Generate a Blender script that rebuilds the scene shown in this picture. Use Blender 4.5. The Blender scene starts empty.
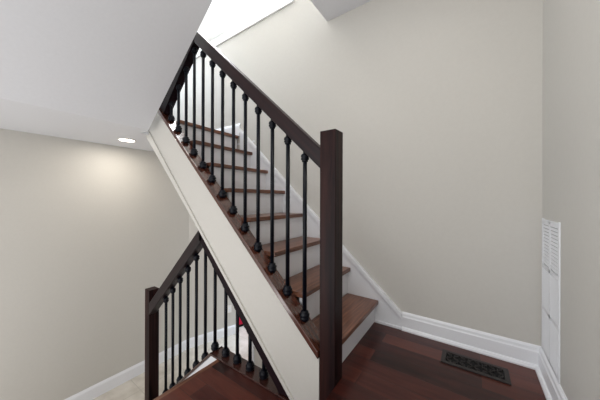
import bpy, bmesh, math
from mathutils import Vector, Matrix
K = 0.88                       # scene units -> metres
S = bpy.context.scene
COL = S.collection
WL = {}                        # world position of every parent

# ------------------------------------------------------------ materials
def new_mat(name):
    m = bpy.data.materials.new(name); m.use_nodes = True
    nt = m.node_tree; b = nt.nodes['Principled BSDF']
    return m, nt, b
def N(nt, t, **kw):
    n = nt.nodes.new(t)
    for k, v in kw.items(): setattr(n, k, v)
    return n
def lin(c):
    return tuple(((x/255)/12.92 if x/255 <= .04045 else ((x/255+.055)/1.055)**2.4) for x in c) + (1,)

def paint(name, rgb, rough=.6, bump=.02, var=.03, scale=60):
    m, nt, b = new_mat(name)
    tc = N(nt, 'ShaderNodeTexCoord'); nz = N(nt, 'ShaderNodeTexNoise')
    nz.inputs['Scale'].default_value = scale; nz.inputs['Detail'].default_value = 4
    nt.links.new(tc.outputs['Object'], nz.inputs['Vector'])
    mx = N(nt, 'ShaderNodeMix', data_type='RGBA')
    c = lin(rgb)
    mx.inputs[6].default_value = tuple(x*(1-var) for x in c[:3]) + (1,)
    mx.inputs[7].default_value = tuple(min(1, x*(1+var)) for x in c[:3]) + (1,)
    nt.links.new(nz.outputs['Fac'], mx.inputs[0]); nt.links.new(mx.outputs[2], b.inputs['Base Color'])
    bp = N(nt, 'ShaderNodeBump'); bp.inputs['Strength'].default_value = bump; bp.inputs['Distance'].default_value = .002
    nt.links.new(nz.outputs['Fac'], bp.inputs['Height']); nt.links.new(bp.outputs[0], b.inputs['Normal'])
    b.inputs['Roughness'].default_value = rough
    return m

def wood(name, dark, light, axis=(1, 0, 0), rough=.35, scale=1.0, coat=.1, spec=.5):
    """grain runs along axis"""
    m, nt, b = new_mat(name)
    tc = N(nt, 'ShaderNodeTexCoord'); mp = N(nt, 'ShaderNodeMapping')
    a = Vector(axis).normalized()
    q = a.rotation_difference(Vector((1, 0, 0))).to_euler()
    mp.inputs['Rotation'].default_value = q
    mp2 = N(nt, 'ShaderNodeMapping'); mp2.inputs['Scale'].default_value = (3*scale, 55*scale, 55*scale)
    nt.links.new(tc.outputs['Object'], mp.inputs['Vector']); nt.links.new(mp.outputs[0], mp2.inputs['Vector'])
    nz = N(nt, 'ShaderNodeTexNoise'); nz.inputs['Scale'].default_value = 1; nz.inputs['Detail'].default_value = 6
    nz.inputs['Roughness'].default_value = .65; nz.inputs['Distortion'].default_value = .6
    nt.links.new(mp2.outputs[0], nz.inputs['Vector'])
    cr = N(nt, 'ShaderNodeValToRGB')
    cr.color_ramp.elements[0].position = .32; cr.color_ramp.elements[0].color = lin(dark)
    cr.color_ramp.elements[1].position = .68; cr.color_ramp.elements[1].color = lin(light)
    nt.links.new(nz.outputs['Fac'], cr.inputs[0]); nt.links.new(cr.outputs[0], b.inputs['Base Color'])
    bp = N(nt, 'ShaderNodeBump'); bp.inputs['Strength'].default_value = .12; bp.inputs['Distance'].default_value = .002
    nt.links.new(nz.outputs['Fac'], bp.inputs['Height']); nt.links.new(bp.outputs[0], b.inputs['Normal'])
    b.inputs['Roughness'].default_value = rough
    b.inputs['Specular IOR Level'].default_value = spec; b.inputs['Coat Weight'].default_value = coat; b.inputs['Coat Roughness'].default_value = .2
    return m

def planks(name):
    m, nt, b = new_mat(name)
    tc = N(nt, 'ShaderNodeTexCoord')
    bk = N(nt, 'ShaderNodeTexBrick'); bk.offset = .37; bk.squash = 1
    bk.inputs['Scale'].default_value = 1
    bk.inputs['Brick Width'].default_value = .78; bk.inputs['Row Height'].default_value = .108
    bk.inputs['Mortar Size'].default_value = .0012; bk.inputs['Mortar Smooth'].default_value = .3
    bk.inputs['Color1'].default_value = (0, 0, 0, 1); bk.inputs['Color2'].default_value = (1, 1, 1, 1)
    bk.inputs['Mortar'].default_value = (.5, .5, .5, 1)
    mp = N(nt, 'ShaderNodeMapping'); mp.inputs['Location'].default_value = (.31, .043, 0)
    nt.links.new(tc.outputs['Object'], mp.inputs['Vector']); nt.links.new(mp.outputs[0], bk.inputs['Vector'])
    mp2 = N(nt, 'ShaderNodeMapping'); mp2.inputs['Scale'].default_value = (3, 26, 10)
    nt.links.new(tc.outputs['Object'], mp2.inputs['Vector'])
    nz = N(nt, 'ShaderNodeTexNoise'); nz.inputs['Scale'].default_value = 1; nz.inputs['Detail'].default_value = 7
    nz.inputs['Distortion'].default_value = 1.0
    nt.links.new(mp2.outputs[0], nz.inputs['Vector'])
    ad = N(nt, 'ShaderNodeMath', operation='MULTIPLY_ADD'); ad.inputs[1].default_value = .55
    nt.links.new(bk.outputs['Color'], ad.inputs[0]); 
    m2 = N(nt, 'ShaderNodeMath', operation='MULTIPLY'); m2.inputs[1].default_value = .55
    nt.links.new(nz.outputs['Fac'], m2.inputs[0]); nt.links.new(m2.outputs[0], ad.inputs[2])
    cr = N(nt, 'ShaderNodeValToRGB'); e = cr.color_ramp.elements
    e[0].position = .18; e[0].color = lin((24, 9, 8)); e[1].position = .85; e[1].color = lin((92, 46, 35))
    x = e.new(.5); x.color = lin((62, 25, 20))
    nt.links.new(ad.outputs[0], cr.inputs[0])
    mx = N(nt, 'ShaderNodeMix', data_type='RGBA'); mx.inputs[7].default_value = lin((18, 9, 8))
    nt.links.new(bk.outputs['Fac'], mx.inputs[0]); nt.links.new(cr.outputs[0], mx.inputs[6])
    nt.links.new(mx.outputs[2], b.inputs['Base Color'])
    bp = N(nt, 'ShaderNodeBump'); bp.inputs['Strength'].default_value = .25; bp.inputs['Distance'].default_value = .002; bp.invert = True
    nt.links.new(bk.outputs['Fac'], bp.inputs['Height']); nt.links.new(bp.outputs[0], b.inputs['Normal'])
    b.inputs['Roughness'].default_value = .3; b.inputs['Specular IOR Level'].default_value = .35; b.inputs['Coat Weight'].default_value = .05; b.inputs['Coat Roughness'].default_value = .15
    return m

def tiles(name):
    m, nt, b = new_mat(name)
    tc = N(nt, 'ShaderNodeTexCoord')
    bk = N(nt, 'ShaderNodeTexBrick'); bk.offset = 0
    bk.inputs['Scale'].default_value = 1; bk.inputs['Brick Width'].default_value = .45; bk.inputs['Row Height'].default_value = .45
    bk.inputs['Mortar Size'].default_value = .003
    nz = N(nt, 'ShaderNodeTexNoise'); nz.inputs['Scale'].default_value = 6; nz.inputs['Detail'].default_value = 6
    cr = N(nt, 'ShaderNodeValToRGB'); e = cr.color_ramp.elements
    e[0].position = .3; e[0].color = lin((186, 178, 165)); e[1].position = .7; e[1].color = lin((216, 210, 199))
    nt.links.new(tc.outputs['Object'], nz.inputs['Vector']); nt.links.new(tc.outputs['Object'], bk.inputs['Vector'])
    nt.links.new(nz.outputs['Fac'], cr.inputs[0])
    mx = N(nt, 'ShaderNodeMix', data_type='RGBA'); mx.inputs[7].default_value = lin((184, 178, 167))
    nt.links.new(bk.outputs['Fac'], mx.inputs[0]); nt.links.new(cr.outputs[0], mx.inputs[6])
    nt.links.new(mx.outputs[2], b.inputs['Base Color'])
    b.inputs['Roughness'].default_value = .22
    return m

def metal(name, rgb, rough=.4, met=.6, spec=.5):
    m, nt, b = new_mat(name)
    nz = N(nt, 'ShaderNodeTexNoise'); nz.inputs['Scale'].default_value = 150
    mr = N(nt, 'ShaderNodeMapRange'); mr.inputs[3].default_value = rough-.06; mr.inputs[4].default_value = rough+.08
    nt.links.new(nz.outputs['Fac'], mr.inputs[0]); nt.links.new(mr.outputs[0], b.inputs['Roughness'])
    b.inputs['Base Color'].default_value = lin(rgb); b.inputs['Metallic'].default_value = met; b.inputs['Specular IOR Level'].default_value = spec
    return m
def glow(name, rgb, s):
    m, nt, b = new_mat(name)
    b.inputs['Emission Color'].default_value = lin(rgb); b.inputs['Emission Strength'].default_value = s
    return m

SL = .944                       # pitch of the flights
WALL = paint('greige_wall_paint', (194, 191, 184))
CEIL = paint('ceiling_paint', (216, 217, 220))
WHITE = paint('white_trim_paint', (226, 227, 230), .35, .01, .01)
BRIGHT = paint('white_wall_paint', (240, 240, 238))
TREAD = wood('tread_wood', (72, 40, 28), (136, 90, 66), (0, 1, 0), .3, .8)
POST = wood('espresso_post_wood', (6, 3, 7), (50, 27, 24), (0, 0, 1), .45, .45, 0, .15)
RAILA = wood('espresso_rail_wood', (14, 6, 10), (40, 18, 18), (1, 0, -SL), .4, .6, 0, .3)
RAILC = wood('espresso_lower_rail_wood', (16, 9, 13), (36, 20, 22), (1, 0, SL), .42, .6, 0, .3)
RAILB = wood('espresso_underrail_wood', (16, 10, 16), (34, 20, 24), (1, 0, -SL), .5, .7, 0, .1)
CAPW = wood('stringer_cap_wood', (60, 32, 24), (90, 50, 37), (1, 0, -SL), .15, .8, .7)
BASEW = wood('base_rail_wood', (44, 24, 22), (74, 42, 34), (1, 0, 0), .25, .8, .5)
IRON = metal('black_iron', (8, 11, 20), .34, 0, .2)
BRONZE = metal('dark_bronze_metal', (44, 39, 37), .5, .3)
PLANK = planks('floor_planks'); TILE = tiles('floor_tiles')
RED = paint('red_door_paint', (206, 20, 62), .35, .01, .02)
MATM = paint('dark_mat_fibre', (38, 52, 82), .9, .4, .3, 300)
BLACK = paint('vent_void', (2, 2, 2), 1)
DUCT = paint('grey_duct_metal', (165, 165, 166), .6)
PLASTIC = paint('white_plastic', (224, 222, 216), .35, 0, .01)
LAMP = glow('lit_lamp_lens', (255, 244, 228), 9)

# ------------------------------------------------------------ mesh helpers
def box(bm, x0, x1, y0, y1, z0, z1, bev=0):
    v = [bm.verts.new(p) for p in ((x0,y0,z0),(x1,y0,z0),(x1,y1,z0),(x0,y1,z0),(x0,y0,z1),(x1,y0,z1),(x1,y1,z1),(x0,y1,z1))]
    fs = [bm.faces.new([v[i] for i in f]) for f in ((0,3,2,1),(4,5,6,7),(0,1,5,4),(1,2,6,5),(2,3,7,6),(3,0,4,7))]
    if bev:
        es = list({e for f in fs for e in f.edges})
        bmesh.ops.bevel(bm, geom=es, offset=bev, segments=2, affect='EDGES', profile=.6)
def prism_y(bm, pts, y0, y1, bev=0):
    """polygon pts in the XZ plane, extruded from y0 to y1"""
    n = len(pts)
    a = [bm.verts.new((x, y0, z)) for x, z in pts]; b = [bm.verts.new((x, y1, z)) for x, z in pts]
    fs = [bm.faces.new(a), bm.faces.new(list(reversed(b)))]
    for i in range(n): fs.append(bm.faces.new([a[i], b[i], b[(i+1) % n], a[(i+1) % n]][::-1]))
    if bev:
        bmesh.ops.bevel(bm, geom=list({e for f in fs for e in f.edges}), offset=bev, segments=2, affect='EDGES', profile=.6)
def prism_z(bm, pts, z0, z1):
    n = len(pts)
    a = [bm.verts.new((x, y, z0)) for x, y in pts]; b = [bm.verts.new((x, y, z1)) for x, y in pts]
    bm.faces.new(list(reversed(a))); bm.faces.new(b)
    for i in range(n): bm.faces.new([a[i], a[(i+1) % n], b[(i+1) % n], b[i]])
def loft(bm, prof, path):
    """prof: closed list of (out, up); path: list of (point, outdir) ; profile swept"""
    rings = []
    for p, o in path:
        rings.append([bm.verts.new((p[0]+o[0]*a, p[1]+o[1]*a, p[2]+b)) for a, b in prof])
    n = len(prof)
    for r, q in zip(rings, rings[1:]):
        for i in range(n): bm.faces.new([r[i], r[(i+1) % n], q[(i+1) % n], q[i]])
    bm.faces.new(rings[0]); bm.faces.new(list(reversed(rings[-1])))
def lathe(bm, prof, c, seg=16):
    """prof (r, z) list, axis vertical through c"""
    rings = []
    for r, z in prof:
        if r < 1e-5: rings.append([bm.verts.new((c[0], c[1], c[2]+z))])
        else: rings.append([bm.verts.new((c[0]+r*math.cos(t*2*math.pi/seg), c[1]+r*math.sin(t*2*math.pi/seg), c[2]+z)) for t in range(seg)])
    for a, b in zip(rings, rings[1:]):
        for i in range(seg):
            j = (i+1) % seg
            if len(a) == 1 and len(b) == 1: continue
            if len(a) == 1: bm.faces.new([a[0], b[j], b[i]])
            elif len(b) == 1: bm.faces.new([a[i], a[j], b[0]])
            else: bm.faces.new([a[i], a[j], b[j], b[i]])
    if len(rings[0]) > 1: bm.faces.new(list(reversed(rings[0])))
    if len(rings[-1]) > 1: bm.faces.new(rings[-1])

def tag(o, label=None, cat=None, group=None, kind=None):
    if label: o['label'] = label
    if cat: o['category'] = cat
    if group: o['group'] = group
    if kind: o['kind'] = kind
    return o
def thing(name, loc, label, cat, group=None):
    o = bpy.data.objects.new(name, None); COL.objects.link(o)
    o.location = Vector(loc)*K; o.empty_display_size = .1; WL[o.name] = Vector(loc)
    return tag(o, label, cat, group)
def obj(name, bm, mat, parent=None, smooth=False, origin=None):
    pw = WL[parent.name] if parent else Vector((0, 0, 0))
    if origin is None:
        if parent: org = pw
        else:
            xs = [v.co for v in bm.verts]
            org = Vector(((min(v.x for v in xs)+max(v.x for v in xs))/2, (min(v.y for v in xs)+max(v.y for v in xs))/2, min(v.z for v in xs)))
    else: org = Vector(origin)
    bmesh.ops.recalc_face_normals(bm, faces=bm.faces)
    bmesh.ops.translate(bm, verts=bm.verts, vec=-org)
    bmesh.ops.scale(bm, verts=bm.verts, vec=(K, K, K))
    me = bpy.data.meshes.new(name); bm.to_mesh(me); bm.free()
    me.materials.append(mat)
    if smooth:
        for p in me.polygons: p.use_smooth = True
    o = bpy.data.objects.new(name, me); COL.objects.link(o)
    o.location = (org-pw)*K
    if parent: o.parent = parent
    WL[o.name] = org
    return o
def B(): return bmesh.new()
def sbox(name, mat, *a, bev=0, **k):
    b = B(); box(b, *a, bev=bev); o = obj(name, b, mat, k.get('parent')); 
    if not k.get('parent'): tag(o, kind='structure')
    return o
def struct(name, bm, mat, parent=None):
    o = obj(name, bm, mat, parent)
    if not parent: tag(o, kind='structure')
    return o

# ------------------------------------------------------------ key levels
ZL, ZP, ZF, ZC, ZU = -1.0, -1.227, -2.361, .664, .770   # landing, platform, lower floor, lower ceiling, upper floor
YW, XW = 2.030, .345                                    # back wall, right wall
YS, YI = 1.186, 1.281                                   # outer / inner side of the stringer
YB = (YS+YI)/2
XR, RUN, RISE, R0 = -.6351, .2402, .2268, .1821
XL = -3.62
UC = 3.4                                                # upstairs ceiling
def capz(X): return .864+.953*(-2.521-X)                # underside of the cap on the upper stringer
def railtop(X): return .2726+SL*(-.6705-X)
def under(X): return -.24-1.005*(X+1.827)               # lower edge of stringer wall
def edge2(X): return .683+.83*(X+2.70)

# ------------------------------------------------------------ room shell
b = B(); prism_z(b, [(-.585, -1.6), (XW, -1.6), (XW, YW), (XR-.02, YW), (XR-.02, YI+.001), (-.585, YI+.001)], ZL-.2, ZL)
struct('floor', b, PLANK)
b = B(); box(b, -1.54, -.585, -.6, YS, ZP-.12, ZP); struct('floor', b, PLANK)
b = B(); box(b, -1.575, -1.54, -.6, YS, ZP-.03, ZP, bev=.004); struct('trim_1', b, TREAD)        # nosing of the platform
b = B(); box(b, XL-.1, 1.2, -1.6, 4.3, ZF-.1, ZF); struct('floor', b, TILE)
# upstairs floor slab with paint below and planks above
b = B(); box(b, -4.7, XR-7*RUN-.09, YI, YW, ZC+.02, ZU); struct('floor', b, PLANK)
# lower ceiling (flat) and sloping soffit below the next flight up
XC = -2.53
b = B(); prism_z(b, [(XL-.1, -1.6), (XC, -1.6), (XC, 1.095), (-2.70, 1.095), (-2.70, 1.172), (-2.79, 1.172), (-2.79, YI), (-2.74, YI), (-2.74, YW), (-2.03, YW), (-2.03, 4.3), (XL-.1, 4.3)], ZC, ZC+.02)
struct('ceiling', b, CEIL)
s2 = .778
b = B()
prism_y(b, [(XC, ZC), (-1.12, ZC+s2*(-1.12-XC)), (-1.12, ZC+s2*(-1.12-XC)+.25), (XC-.25, ZC+.10), (XC-.25, ZC+.021), (XC, ZC+.021)], -1.6, 1.095)
struct('ceiling', b, CEIL)
# ceiling over the landing
b = B(); box(b, -1.09, XW, -1.6, YW, 1.66, 1.86); struct('ceiling', b, CEIL)
# back wall with the opening above the half wall
b = B()
prism_y(b, [(XW+.1, ZF), (XW+.1, UC), (-1.474, UC), (-1.474, 2.10), (-4.7, 2.10), (-4.7, ZC+.02), (-2.56, ZC+.02), (-2.56, .44), (-2.03, -.1), (-2.03, ZF)], YW, YW+.13)
struct('wall_back', b, WALL)
b = B(); box(b, XW, XW+.1, -1.6, YW, ZL-.2, 1.86); struct('wall_right', b, WALL)
b = B(); box(b, XL-.1, XL, -1.6, 2.17, ZF, ZC); struct('wall_left', b, WALL)
# angled wall of the lower hall with the red entry door
A0 = Vector((XL, 2.17, 0)); A1 = Vector((-3.34, 2.95, 0)); ad = (A1-A0).normalized(); an = Vector((-ad.y, ad.x, 0))   # an points away from the room
def angpts(s0, s1, t0, t1):
    return [tuple((A0+ad*s+an*t)[:2]) for s, t in ((s0, t0), (s1, t0), (s1, t1), (s0, t1))]
LA = (A1-A0).length
b = B(); prism_z(b, angpts(0, LA, 0, .22), ZF, ZC)
prism_z(b, angpts(LA, LA+1.0, 0, .22), -.05, ZC)
prism_z(b, angpts(LA+1.0, LA+1.3, 0, .22), ZF, ZC); struct('wall_hall', b, WALL)
door = struct('door_1', (lambda q: (prism_z(q, angpts(LA+.01, LA+.99, .16, .21), ZF+.04, -.06), q)[1])(B()), RED)
struct('door_sweep', (lambda q: (prism_z(q, angpts(LA+.01, LA+.99, .15, .22), ZF, ZF+.04), q)[1])(B()), BLACK, door)
b = B(); box(b, -3.3, 1.2, 4.2, 4.3, ZF, ZC); struct('wall_far', b, WALL)
# upstairs shell
b = B(); box(b, -4.7, -4.6, 1.12, YW, ZC, UC); struct('wall_upper', b, BRIGHT)
b = B(); box(b, -4.68, -4.58, YW+.13, 3.3, 1.0, UC); box(b, -4.68, -.4, 3.2, 3.3, 1.0, UC); box(b, -1.2, -1.1, YW+.13, 3.2, 1.0, UC)
struct('wall_loft', b, BRIGHT)
b = B(); box(b, -4.7, -.0, 1.12, 3.3, UC, UC+.1); struct('ceiling', b, BRIGHT)
# slanted wall above the soffit, closing the upper stairwell
b = B(); prism_y(b, [(-4.7, ZC+.2), (-2.62, ZC+.2), (-1.12, 2.08), (-1.12, UC), (-4.7, UC)], 1.0, 1.09)
struct('wall_stairwell', b, BRIGHT)
b = B(); box(b, -1.09, -1.0, 1.12, YW, 1.86, UC); struct('wall_header', b, BRIGHT)

# ledge trim on the half wall
b = B(); box(b, -4.6, -1.474, YW-.02, YW, 2.02, 2.10, bev=.004)
struct('trim_2', b, BRIGHT)

# baseboards : profile (out, up)
PROF = [(0, 0), (.034, 0), (.034, .010), (.026, .022), (.018, .026), (.018, .098), (.014, .106), (.012, .122), (.004, .134), (0, .134)]
def baseboard(name, path, z, mat=WHITE, prof=PROF, h=1):
    b = B(); loft(b, [(a, c*h) for a, c in prof], [((p[0], p[1], z), o) for p, o in path]); return struct(name, b, mat)
baseboard('baseboard_back', [((-.425, YW), (0, -1)), ((XW, YW), (-1, -1))], ZL)
baseboard('baseboard_right', [((XW, YW), (-1, -1)), ((XW, -1.6), (-1, 0))], ZL)
P2 = [(0, 0), (.018, 0), (.018, .095), (.012, .108), (.006, .118), (0, .118)]
P2 = [(a, c*1.3) for a, c in P2]
o1 = (-an)[:2]
t = math.tan(math.atan2(ad.x, ad.y)/2)
baseboard('baseboard_left', [((XL, -1.6), (1, 0)), ((XL, 2.17), (1, -t))], ZF, prof=P2)
baseboard('baseboard_hall', [((XL, 2.17), (1, -t)), (tuple(A1[:2]), o1)], ZF, prof=P2)
baseboard('baseboard_upper', [((-4.6, YW), (0, -1)), ((-2.27, YW), (0, -1))], ZU, prof=P2)
# white casing closing the end of the lower back wall
b = B(); box(b, -2.075, -2.03, YW-.012, YW+.142, ZF, -.14, bev=.003); struct('trim_3', b, WHITE)

# ------------------------------------------------------------ upper staircase
st = thing('staircase', (XR, (YI+YW)/2, ZL), 'flight of dark brown treads and white risers climbing from the landing along the wall', 'staircase')
XT = [XR-RUN*i for i in range(9)]          # riser faces
ZT = [ZL]+[ZL+R0+RISE*i for i in range(8)] # tread tops, 1..8
YK = 2.014                                  # face of the skirt board
for i in range(8):
    top = ZT[i+1]-.034
    b = B(); box(b, XT[i]-.02, XT[i], YI+.022, YK, ZT[i], top); obj('riser', b, WHITE, st)
    b = B(); xe = XT[i+1]-.0 if i < 7 else XT[i]-.09
    box(b, xe, XT[i]+.03, YI, YK, top, ZT[i+1], bev=.007); obj('tread', b, TREAD, st)
# stringer wall: painted plane below the cap
b = B()
xa, xb = -2.70, -.682
prism_y(b, [(-2.80, under(-2.80)-.04), (xb, under(xb)), (xb, capz(xb)), (-2.53, capz(-2.53)), (-2.72, capz(-2.53)-.0), (-2.80, capz(-2.53)-.04)], YS, YI-.004)
obj('stringer', b, WALL, st)
b = B()  # narrow painted trim on the lower edge
def up2(X): return under(X)
prism_y(b, [(-2.80, up2(-2.80)-.05), (-1.80, up2(-1.80)-.005), (-.70, up2(-.70)-.004), (-.70, up2(-.70)+.028), (-1.80, up2(-1.80)+.03), (-2.80, up2(-2.80)+.055)], YS-.012, YS+.01, bev=.003)
obj('edge_trim', b, WALL, st)
b = B()
prism_y(b, [(-2.545, capz(-2.545)), (-.684, capz(-.684)), (-.684, capz(-.684)+.042), (-2.545, capz(-2.545)+.042)], YS-.012, YI+.004, bev=.004)
obj('stringer_cap', b, CAPW, st)
# soffit below the flight
b = B(); prism_y(b, [(-2.73, under(-2.73)), (-.70, under(-.70)), (-.70, under(-.70)+.03), (-2.73, under(-2.73)+.03)], YI-.004, YW-.001)
obj('underside_panel', b, WALL, st)
# skirt board with raised moulding
def sk(X): return .859+.94*(-2.264-X)-.003
b = B(); prism_y(b, [(-.425, ZL+.001), (-.425, sk(-.425)), (-2.264, sk(-2.264)), (-2.264, ZU-.2), (-2.45, ZU-.3), (XR-.3, ZL+.001)], YK, YW-.0005)
obj('skirt_board', b, WHITE, st)
b = B(); prism_y(b, [(-.425, sk(-.425)-.045), (-.425, sk(-.425)), (-2.264, sk(-2.264)), (-2.264, sk(-2.264)-.045)], YK-.018, YK+.001, bev=.004)
obj('skirt_moulding', b, WHITE, st)
b = B(); box(b, XT[0], -.43, YK-.014, YK, ZL, ZL+.02, bev=.004); obj('shoe_moulding', b, WHITE, st)

# ------------------------------------------------------------ lower staircase
ls = thing('staircase', (-2.05, .3, ZF), 'lower flight dropping left from the dark wood platform, mostly out of view', 'staircase')
XN = -1.54
for i in range(5):
    z = ZP-RISE*(i+1) if i < 4 else ZF
    x = XN-RUN*i
    b = B(); box(b, x-.0, x+.02, -.6, YS-.002, max(ZP-RISE*(i+1), ZF), ZP-RISE*i-.035); obj('riser', b, WHITE, ls)
    if i < 4:
        b = B(); box(b, x-RUN-.03, x, -.6, YS-.002, z-.034, z, bev=.006); obj('tread', b, TREAD, ls)
def lowz(X): return -1.199+.93*(X+1.65)     # top of the sloping cap
b = B(); prism_y(b, [(-1.66, lowz(-1.66)-.03), (-2.708, lowz(-2.708)-.03), (-2.708, ZF), (-1.54, ZF), (-1.54, ZP-.002), (-1.63, ZP-.002)], YS, YI); obj('stringer', b, WHITE, ls)
b = B(); prism_y(b, [(-1.655, ZP+.0), (-1.655, lowz(-1.655)), (-2.708, lowz(-2.708)), (-2.708, lowz(-2.708)-.032)], YS-.012, YI+.01, bev=.003); obj('stringer_cap', b, BASEW, ls)

# ------------------------------------------------------------ railings
KN = [(.012, -.03), (.022, -.028), (.030, -.018), (.0315, -.006), (.026, .000), (.0315, .006), (.0305, .014), (.022, .020), (.0245, .025), (.021, .031), (.012, .034)]
def collar_mesh():
    b = B(); lathe(b, KN, (0, 0, 0), 14); bmesh.ops.recalc_face_normals(b, faces=b.faces)
    bmesh.ops.scale(b, verts=b.verts, vec=(K, K, K)); me = bpy.data.meshes.new('collar'); b.to_mesh(me); b.free(); me.materials.append(IRON)
    for p in me.polygons: p.use_smooth = True
    return me
CM = collar_mesh()
def baluster(parent, X, z0, z1, flip=False, top=True, ts=.82):
    b = B(); lathe(b, [(.013, 0), (.013, z1-z0)], (X, YB, z0), 12)
    o = obj('baluster', b, IRON, parent, origin=(X, YB, z0))
    for f in o.data.polygons:
        if abs(f.normal.z) < .5: f.use_smooth = True
    c = bpy.data.objects.new('base_collar', CM); COL.objects.link(c); c.parent = o; c.location = (0, 0, .030*K)
    if top:
        c = bpy.data.objects.new('top_collar', CM); COL.objects.link(c); c.parent = o; c.location = (0, 0, (z1-z0-.040)*K); c.scale = (ts, ts, -ts)
    return o
def newel(parent, x0, y0, w, z0, z1):
    b = B(); box(b, x0, x0+w, y0, y0+w, z0, z1, bev=.004); return obj('newel_post', b, POST, parent)

ur = thing('stair_railing', (-.6327, YB, ZP), 'upper railing with espresso handrail, tall square newel and black iron balusters beside the upper flight', 'railing')
newel(ur, -.6803, YS, .095, ZP, .3786)
TH = .118
b = B()
def hr(xa, xb): return [(xa, railtop(xa)), (xb, railtop(xb)), (xb, railtop(xb)-TH), (xa, railtop(xa)-TH)]
prism_y(b, hr(-1.93, -.6803), YB-.032, YB+.032, bev=.009); obj('handrail', b, RAILA, ur)
# leg of the rail that runs down the side of the next flight
def legb(X): return .861+.977*(X+2.439)        # its lower edge
b = B(); prism_y(b, [(-1.93, legb(-1.93)), (-1.93, railtop(-1.93)-.01), (-1.99, railtop(-1.99)-.01), (-2.54, legb(-2.54)+.17), (-2.54, capz(-2.54)+.043), (-2.45, capz(-2.45)+.043)], YB-.035, YB+.035, bev=.004); obj('side_rail', b, RAILB, ur)
for k in range(13):
    X = -.8101-.1295*k
    z0 = capz(X)+.035
    z1 = railtop(X)-TH+.004 if X > -1.93 else legb(X)+.03
    baluster(ur, X, z0, max(z1, z0+.12))

lr = thing('stair_railing', (-2.757, YB, ZF), 'lower railing under the upper flight, a peaked dark rail and shorter left newel', 'railing')
newel(lr, -2.808, YS, .100, ZF, -.955)
lt = lambda X: -.249+.945*(X+1.827)
b = B(); prism_y(b, [(-1.80, lt(-1.827)+.0-.06), (-1.827, lt(-1.827)), (-2.71, lt(-2.71)), (-2.71, lt(-2.71)-.125), (-1.78, lt(-1.78)-.125)], YS-.002, YI-.02, bev=.006); obj('handrail', b, RAILC, lr)
b = B(); prism_y(b, [(-1.827, under(-1.827)-.006), (-.88, under(-.88)-.006), (-.97, ZP+.015), (-1.00, under(-1.00)-.10), (-1.827, under(-1.827)-.10)], YS-.002, YI-.02, bev=.004); obj('under_rail', b, RAILB, lr)
b = B(); box(b, -1.66, -.69, YS-.012, YI+.01, ZP, ZP+.014, bev=.003); obj('base_rail', b, BASEW, lr)
for k in range(-4, 7):
    X = -1.674-.1305*k*1.0 if k >= 0 else -1.674-.1335*k
    if k == 6: X += .0
    z0 = ZP+.006 if X > -1.68 else lowz(X)-.012
    z1 = under(X)-.095 if X > -1.80 else lt(X)-.12
    baluster(lr, X, z0, z1, top=(z1-z0 > .2))

# ------------------------------------------------------------ floor register
fr = thing('floor_register', (.017, 1.826, ZL), 'dark bronze rectangular floor vent with pierced scroll grate by the baseboard', 'floor vent')
vx0, vx1, vy0, vy1 = -.148, .182, 1.752, 1.900
b = B()
box(b, vx0, vx1, vy0, vy0+.022, ZL, ZL+.008, bev=.002); box(b, vx0, vx1, vy1-.022, vy1, ZL, ZL+.008, bev=.002)
box(b, vx0, vx0+.024, vy0+.02, vy1-.02, ZL, ZL+.008, bev=.002); box(b, vx1-.024, vx1, vy0+.02, vy1-.02, ZL, ZL+.008, bev=.002)
obj('frame', b, BRONZE, fr)
b = B(); box(b, vx0+.01, vx1-.01, vy0+.01, vy1-.01, ZL+.0005, ZL+.002); obj('duct_opening', b, BLACK, fr)
b = B()
def strip(bm, p, q, w, z0, z1):
    d = (Vector(q)-Vector(p)); 
    if d.length < 1e-6: return
    n = Vector((-d.y, d.x)).normalized()*w/2; p = Vector(p); q = Vector(q)
    prism_z(bm, [tuple(p-n), tuple(q-n), tuple(q+n), tuple(p+n)], z0, z1)
nx_ = 8
cw = (vx1-vx0-.048)/nx_
for i in range(nx_):
    for j in range(3):
        ch = (vy1-vy0-.044)/3
        cx = vx0+.024+cw*(i+.5); cy = vy0+.022+ch*(j+.5); sg = 1 if (i+j) % 2 else -1
        prev = None
        for k in range(9):
            tt = -1+k/4
            p = (cx+tt*cw*.52, cy+sg*math.sin(tt*math.pi*.5)*ch*.5)
            if prev: strip(b, prev, p, .0055, ZL+.002, ZL+.0065)
            prev = p
        prev = None
        for k in range(9):
            a_ = k/8*math.pi*1.5
            p = (cx+math.cos(a_)*.010*sg, cy+math.sin(a_)*.010)
            if prev: strip(b, prev, p, .004, ZL+.002, ZL+.0065)
            prev = p
obj('grate', b, BRONZE, fr)

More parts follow.
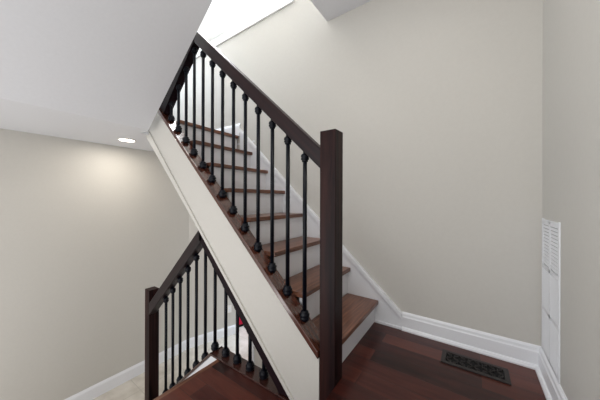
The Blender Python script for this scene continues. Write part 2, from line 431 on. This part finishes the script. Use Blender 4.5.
# ------------------------------------------------------------ return air grille on the right wall
gr = thing('return_grille', (XW, 1.835, -.85), 'tall white louvred return air grille on the right wall above the baseboard', 'wall vent')
gy0, gy1, gz0, gz1 = 1.662, 2.008, -.866, -.105
zs = [gz1, -.375, -.615, gz0]
b = B()
xf = XW-.006
box(b, xf, XW, gy0, gy0+.022, gz0, gz1, bev=.002); box(b, xf, XW, gy1-.03, gy1, gz0, gz1, bev=.002)
ym = (gy0+gy1)/2
box(b, xf, XW, ym-.012, ym+.012, gz0+.01, gz1-.01, bev=.001)
for z in zs:
    z_ = min(max(z, gz0+.014), gz1-.014); box(b, xf, XW, gy0+.02, gy1-.02, z_-.010, z_+.010, bev=.001)
obj('frame', b, WHITE, gr)
b = B(); box(b, XW-.0012, XW, gy0+.01, gy1-.01, gz0+.01, gz1-.01); obj('backing', b, DUCT, gr)
for j, (ya, yb) in enumerate(((gy0+.022, ym-.012), (ym+.012, gy1-.03))):
    for zt_, zb_ in zip(zs, zs[1:]):
        b = B(); top_ = zt_ == gz1; n = 13 if top_ else 18; sl = .5 if top_ else 1
        for i in range(n):
            z = zt_-.016-(zt_-zb_-.032)*(i+.5)/n
            v = [(XW-.001, z+.006), (xf, z-.004*sl), (xf, z-.0065), (XW-.001, z+.0035)]
            a_ = [b.verts.new((x, ya, q)) for x, q in v]; c_ = [b.verts.new((x, yb, q)) for x, q in v]
            b.faces.new(a_); b.faces.new(c_[::-1])
            for m_ in range(4): b.faces.new([a_[m_], c_[m_], c_[(m_+1) % 4], a_[(m_+1) % 4]])
        o = obj('louvre_panel', b, WHITE, gr)

# ------------------------------------------------------------ downlight, outlet, doormat
dl = thing('recessed_downlight', (-3.153, 1.14, ZC), 'round lit recessed downlight in the lower ceiling near the left wall', 'ceiling light')
b = B(); lathe(b, [(.074, 0), (.074, -.004), (.078, -.007), (.086, -.006), (.088, 0)], (-3.153, 1.14, ZC), 32); obj('trim_ring', b, PLASTIC, dl, True)
b = B(); lathe(b, [(0, -.001), (.0735, -.001), (.0735, -.005), (0, -.005)], (-3.153, 1.14, ZC), 32); obj('lens', b, LAMP, dl)

oc = A0+ad*.66
ot = thing('wall_outlet', (oc.x, oc.y, -1.94), 'small white electrical outlet plate on the lower hall wall beside the red door', 'outlet')
b = B(); prism_z(b, angpts(.66-.04, .66+.04, -.007, 0), -1.97, -1.84); obj('cover_plate', b, PLASTIC, ot)
for z in (-1.935, -1.89):
    b = B(); prism_z(b, angpts(.66-.018, .66+.018, -.010, -.006), z-.014, z+.014); obj('socket', b, WHITE, ot)

mc = A0+ad*(LA+.45)-an*.37
b = B(); prism_z(b, angpts(.98, 1.62, -.45, .12), ZF, ZF+.012)
m_ = obj('doormat', b, MATM); tag(m_, 'dark blue doormat on the pale floor in front of the red door', 'doormat')

# ------------------------------------------------------------ lights
def area(name, loc, tgt, size, power, col=(1, 1, 1), sy=None):
    l = bpy.data.lights.new(name, 'AREA'); l.energy = power; l.color = col; l.size = size*K
    if sy: l.shape = 'RECTANGLE'; l.size_y = sy*K
    o = bpy.data.objects.new(name, l); COL.objects.link(o); o.location = Vector(loc)*K
    o.rotation_euler = (Vector(tgt)-Vector(loc)).to_track_quat('-Z', 'Y').to_euler(); return o
area('downlight_lamp', (-3.153, 1.14, ZC-.010), (-3.10, 1.14, -3), .13, 5, (1, .93, .84))
area('loft_daylight', (-3.0, 2.7, UC-.05), (-3.0, 2.7, 0), 1.0, 48, (.97, .98, 1))
area('upper_hall_daylight', (-4.5, 1.6, 2.3), (-2.0, 1.7, 1.2), .8, 22, (.66, .80, 1), 1.2)
area('stairwell_lamp', (-2.3, 1.6, UC-.05), (-2.2, 1.6, 0), .7, 13, (1, .96, .90))
e_ = area('entry_daylight', (-3.0, 3.25, -.4), (-3.12, 3.0, -2.36), .5, 4.5, (.66, .82, 1)); e_.data.spread = math.radians(70)
area('rear_soffit_fill', (-.8, -1.5, .1), (-1.6, 1, .6), 1.7, 9, (1, .98, .97))  # added fill behind the camera to brighten the soffit, not an actual window
area('lower_ceiling_fill', (-2.3, -1.5, -1.5), (-2.7, .6, .6), 1.4, 18, (1, .99, .98))  # added upward fill, out of view, lifts the flat lower ceiling
area('landing_lamp', (-.35, .7, 1.62), (-.30, .9, -1), .5, 7, (1, .96, .91))

w = bpy.data.worlds.new('world'); S.world = w; w.use_nodes = True
bg = w.node_tree.nodes['Background']; bg.inputs[0].default_value = (.97, .98, 1, 1); bg.inputs[1].default_value = 1.55

# ------------------------------------------------------------ camera
yaw, roll, f = .62268, .00288, 244.794
cd = bpy.data.cameras.new('camera'); cam = bpy.data.objects.new('camera', cd); COL.objects.link(cam)
F = Vector((-math.sin(yaw), math.cos(yaw), 0)); r0 = Vector((math.cos(yaw), math.sin(yaw), 0)); u0 = Vector((0, 0, 1))
r = math.cos(roll)*r0+math.sin(roll)*u0; u = -math.sin(roll)*r0+math.cos(roll)*u0
cam.matrix_world = Matrix(((r.x, u.x, -F.x, 0), (r.y, u.y, -F.y, 0), (r.z, u.z, -F.z, 0), (0, 0, 0, 1)))
cd.sensor_width = 36; cd.lens = f/600*36; cd.shift_x = 5.294/600; cd.shift_y = -.684/600; cd.clip_start = .02
S.camera = cam
vs = S.view_settings; vs.view_transform = 'Standard'; vs.look = 'None'; vs.gamma = 1; vs.exposure = .04; vs.use_curve_mapping = False
